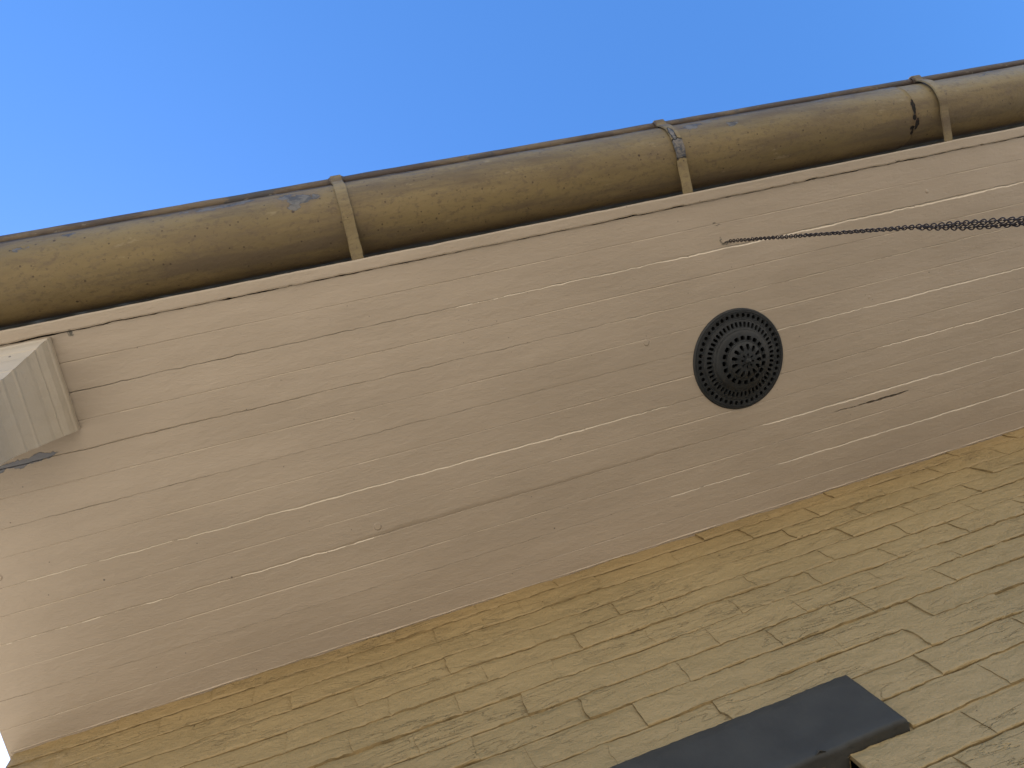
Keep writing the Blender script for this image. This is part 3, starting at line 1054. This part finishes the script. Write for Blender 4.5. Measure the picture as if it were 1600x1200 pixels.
def strap(xc, wd, lean, seed):
    """flat iron strap: over the bead, down round the outer face, straight back to the fascia foot"""
    path = []
    # hooked over the bead
    for a in np.linspace(60, 200, 9):
        path.append((-.1535 + .0105 * math.cos(math.radians(a)), GZ + .001 + .0105 * math.sin(math.radians(a))))
    for a in np.linspace(190, 262, 20):
        rr = GR + .0028
        path.append((GY + rr * math.cos(math.radians(a)), GZ + rr * math.sin(math.radians(a))))
    y0_, z0_ = path[-1]
    for t in np.linspace(.08, 1, 14):
        path.append((y0_ + (-.0030 - y0_) * t, z0_ + (.0005 - z0_) * t ** 1.3))
    P = np.array(path)
    n = len(P)
    T = np.gradient(P, axis=0)
    T /= np.linalg.norm(T, axis=1)[:, None]
    Nn = np.stack([T[:, 1], -T[:, 0]], 1)      # outward
    sgn = 1 if (Nn[14] @ (P[14] - np.array([GY, GZ]))) > 0 else -1
    Nn *= sgn
    V, th = [], .0028
    for i in range(n):
        s = i / (n - 1)
        x = xc + lean * (s - .5)
        jw = wd / 2 * (1 + .10 * float(n1(s, .08, seed, 2)))
        for (dx, dn) in ((-jw, 0), (-jw * .88, th), (jw * .88, th), (jw, 0)):
            q = P[i] + Nn[i] * (dn + .0004 * float(n1(s, .05, seed + 3, 2)))
            V.append((x + dx + .0006 * float(n1(s, .06, seed + 1, 2)), q[0], H + q[1] + Z0))
    F = []
    for i in range(n - 1):
        for k in range(4):
            l = (k + 1) % 4
            F.append((i * 4 + k, i * 4 + l, (i + 1) * 4 + l, (i + 1) * 4 + k))
    F += [(0, 1, 2, 3), tuple((n - 1) * 4 + k for k in range(4))]
    o = mesh_obj('strap', V, F, M_STRAP, gut, smooth=False)
    # clip that pinches the bead
    mb = MB()
    mb.tube([(xc - lean * .5 - wd * .58, -.1535, H + GZ + .001 + Z0), (xc - lean * .5 - wd * .5, -.1538, H + GZ + .001 + Z0), (xc - lean * .5 + wd * .5, -.1538, H + GZ + .001 + Z0), (xc - lean * .5 + wd * .58, -.1535, H + GZ + .001 + Z0)], [.0095, .0108, .0108, .0095], 9)
    mb.build('clip', M_BEAD, o)
    return o


for i, (xc, wd) in enumerate([(-0.58, .024), (0.1045, .0225), (0.789, .0215), (1.455, .0215), (2.13, .024), (2.8, .024)]):
    strap(xc, wd, 0.0, 60 + 7 * i)

# ------------------------------------------------------------------ roof sheet above (shades the eaves)
roof = thing('roof', 'grey metal roof above the gutter', 'roof', (0, 0, 0))
mb = MB()
xs = np.arange(XL - .04, XR + .04, .019)
zc = .012 * np.sin(xs / .076 * math.tau)
V = []
for (y, dz) in ((-.045, 0), (2.0, .82), (4.25, 0.0)):
    V += [(x, y, H + .165 + dz + c + Z0) for x, c in zip(xs, zc)]
n = len(xs)
F = [(r * n + i, r * n + i + 1, (r + 1) * n + i + 1, (r + 1) * n + i) for r in range(2) for i in range(n - 1)]
b = len(V)
V2 = [(x, y, z - .003) for x, y, z in V]
mb.add(V + V2, F + [tuple(v + b for v in f[::-1]) for f in F])
mb.build('roof_sheet', M_ROOF, roof, True)
mb = MB()
for xx in (XL + .001, XR - .02):
    mb = MB()
    V = [(xx, -.0, H + .02 + Z0), (xx, 2.0, H + .94 + Z0), (xx, 4.2, H + .02 + Z0)]
    V += [(x + .018, y, z) for x, y, z in V]
    mb.add(V, [(0, 1, 2), (3, 5, 4), (0, 3, 4, 1), (1, 4, 5, 2), (2, 5, 3, 0)])
    mb.build('gable', M_BOARD, roof)

# ------------------------------------------------------------------ chain
HX, HY = 0.8613, 0.1079
hook = thing('screw_hook', 'small rusty hook in the eaves boards from which the chain hangs', 'hook', (HX, HY, H + Z0))
mb = MB()
pts = [(-.003, .001, .006), (-.003, .001, -.004)]
for a in np.linspace(180, -60, 12):
    pts.append((.0015 + .0045 * math.cos(math.radians(a)), .001, -.008 - .0045 * math.sin(math.radians(180 - a)) * 1.0))
mb.tube(pts, .0011, 7)
mb.build('shank', M_CHAIN, hook, True)
mb = MB()
mb.tube([(-.003, .001, -.0002), (-.003, .001, -.0012)], [.005, .0042], 12)
mb.build('collar', M_BOARD, hook)

chain = thing('hanging_chain', 'thin rusty chain hanging from the hook in the eaves boards', 'chain', (HX, HY, H + Z0))
PER = 0.01335


def link_mesh():
    mb = MB()
    lz, wx = .0048, .0031
    for (cz, plane) in ((-.0046, 0), (-.0046 - .0082, 1)):
        pts = []
        for t in np.linspace(0, math.tau, 14, endpoint=False):
            tear = 1 - .28 * math.cos(t) * (1 if plane == 0 else -1)
            a = wx * math.sin(t) * tear
            z = cz + lz * math.cos(t)
            pts.append((0.0002, a, z) if plane == 0 else (a, 0.0002, z))
        mb.tube(pts, .00095, 6, closed=True)
    me = bpy.data.meshes.new('chain_link')
    me.from_pydata(mb.V, [], mb.F)
    me.polygons.foreach_set('use_smooth', [True] * len(me.polygons))
    me.materials.append(M_CHAIN)
    me.update()
    return me


LM = link_mesh()


def strand(z_top, z_bot, y_top, y_bot, x_top, x_bot, seed):
    r = random.Random(seed)
    z = z_top
    tw = r.uniform(-.2, .2)
    while z > z_bot:
        t = (z_top - z) / (z_top - z_bot)
        tt = min(1, t * 6)
        o = bpy.data.objects.new('chain_link', LM)
        COL.objects.link(o)
        o.parent = chain
        o.location = (x_top + (x_bot - x_top) * tt, y_top + (y_bot - y_top) * tt, z)
        tw += r.uniform(-.08, .08)
        o.rotation_euler = (r.uniform(-.05, .05), r.uniform(-.05, .05), 0.35 + tw + .5 * math.sin(z * 14))
        z -= PER
    return z


zb = strand(-.010, -0.95, 0, 0, 0, 0, 1)
strand(-.510, -0.95, .002, .0064, 0, .002, 2)
mb = MB()
mb.tube([(.001, .003 + .007 * math.cos(t), -.962 + .009 * math.sin(t)) for t in np.linspace(0, math.tau, 20, endpoint=False)], .0013, 7, closed=True)
mb.build('end_ring', M_CHAIN, chain, True)
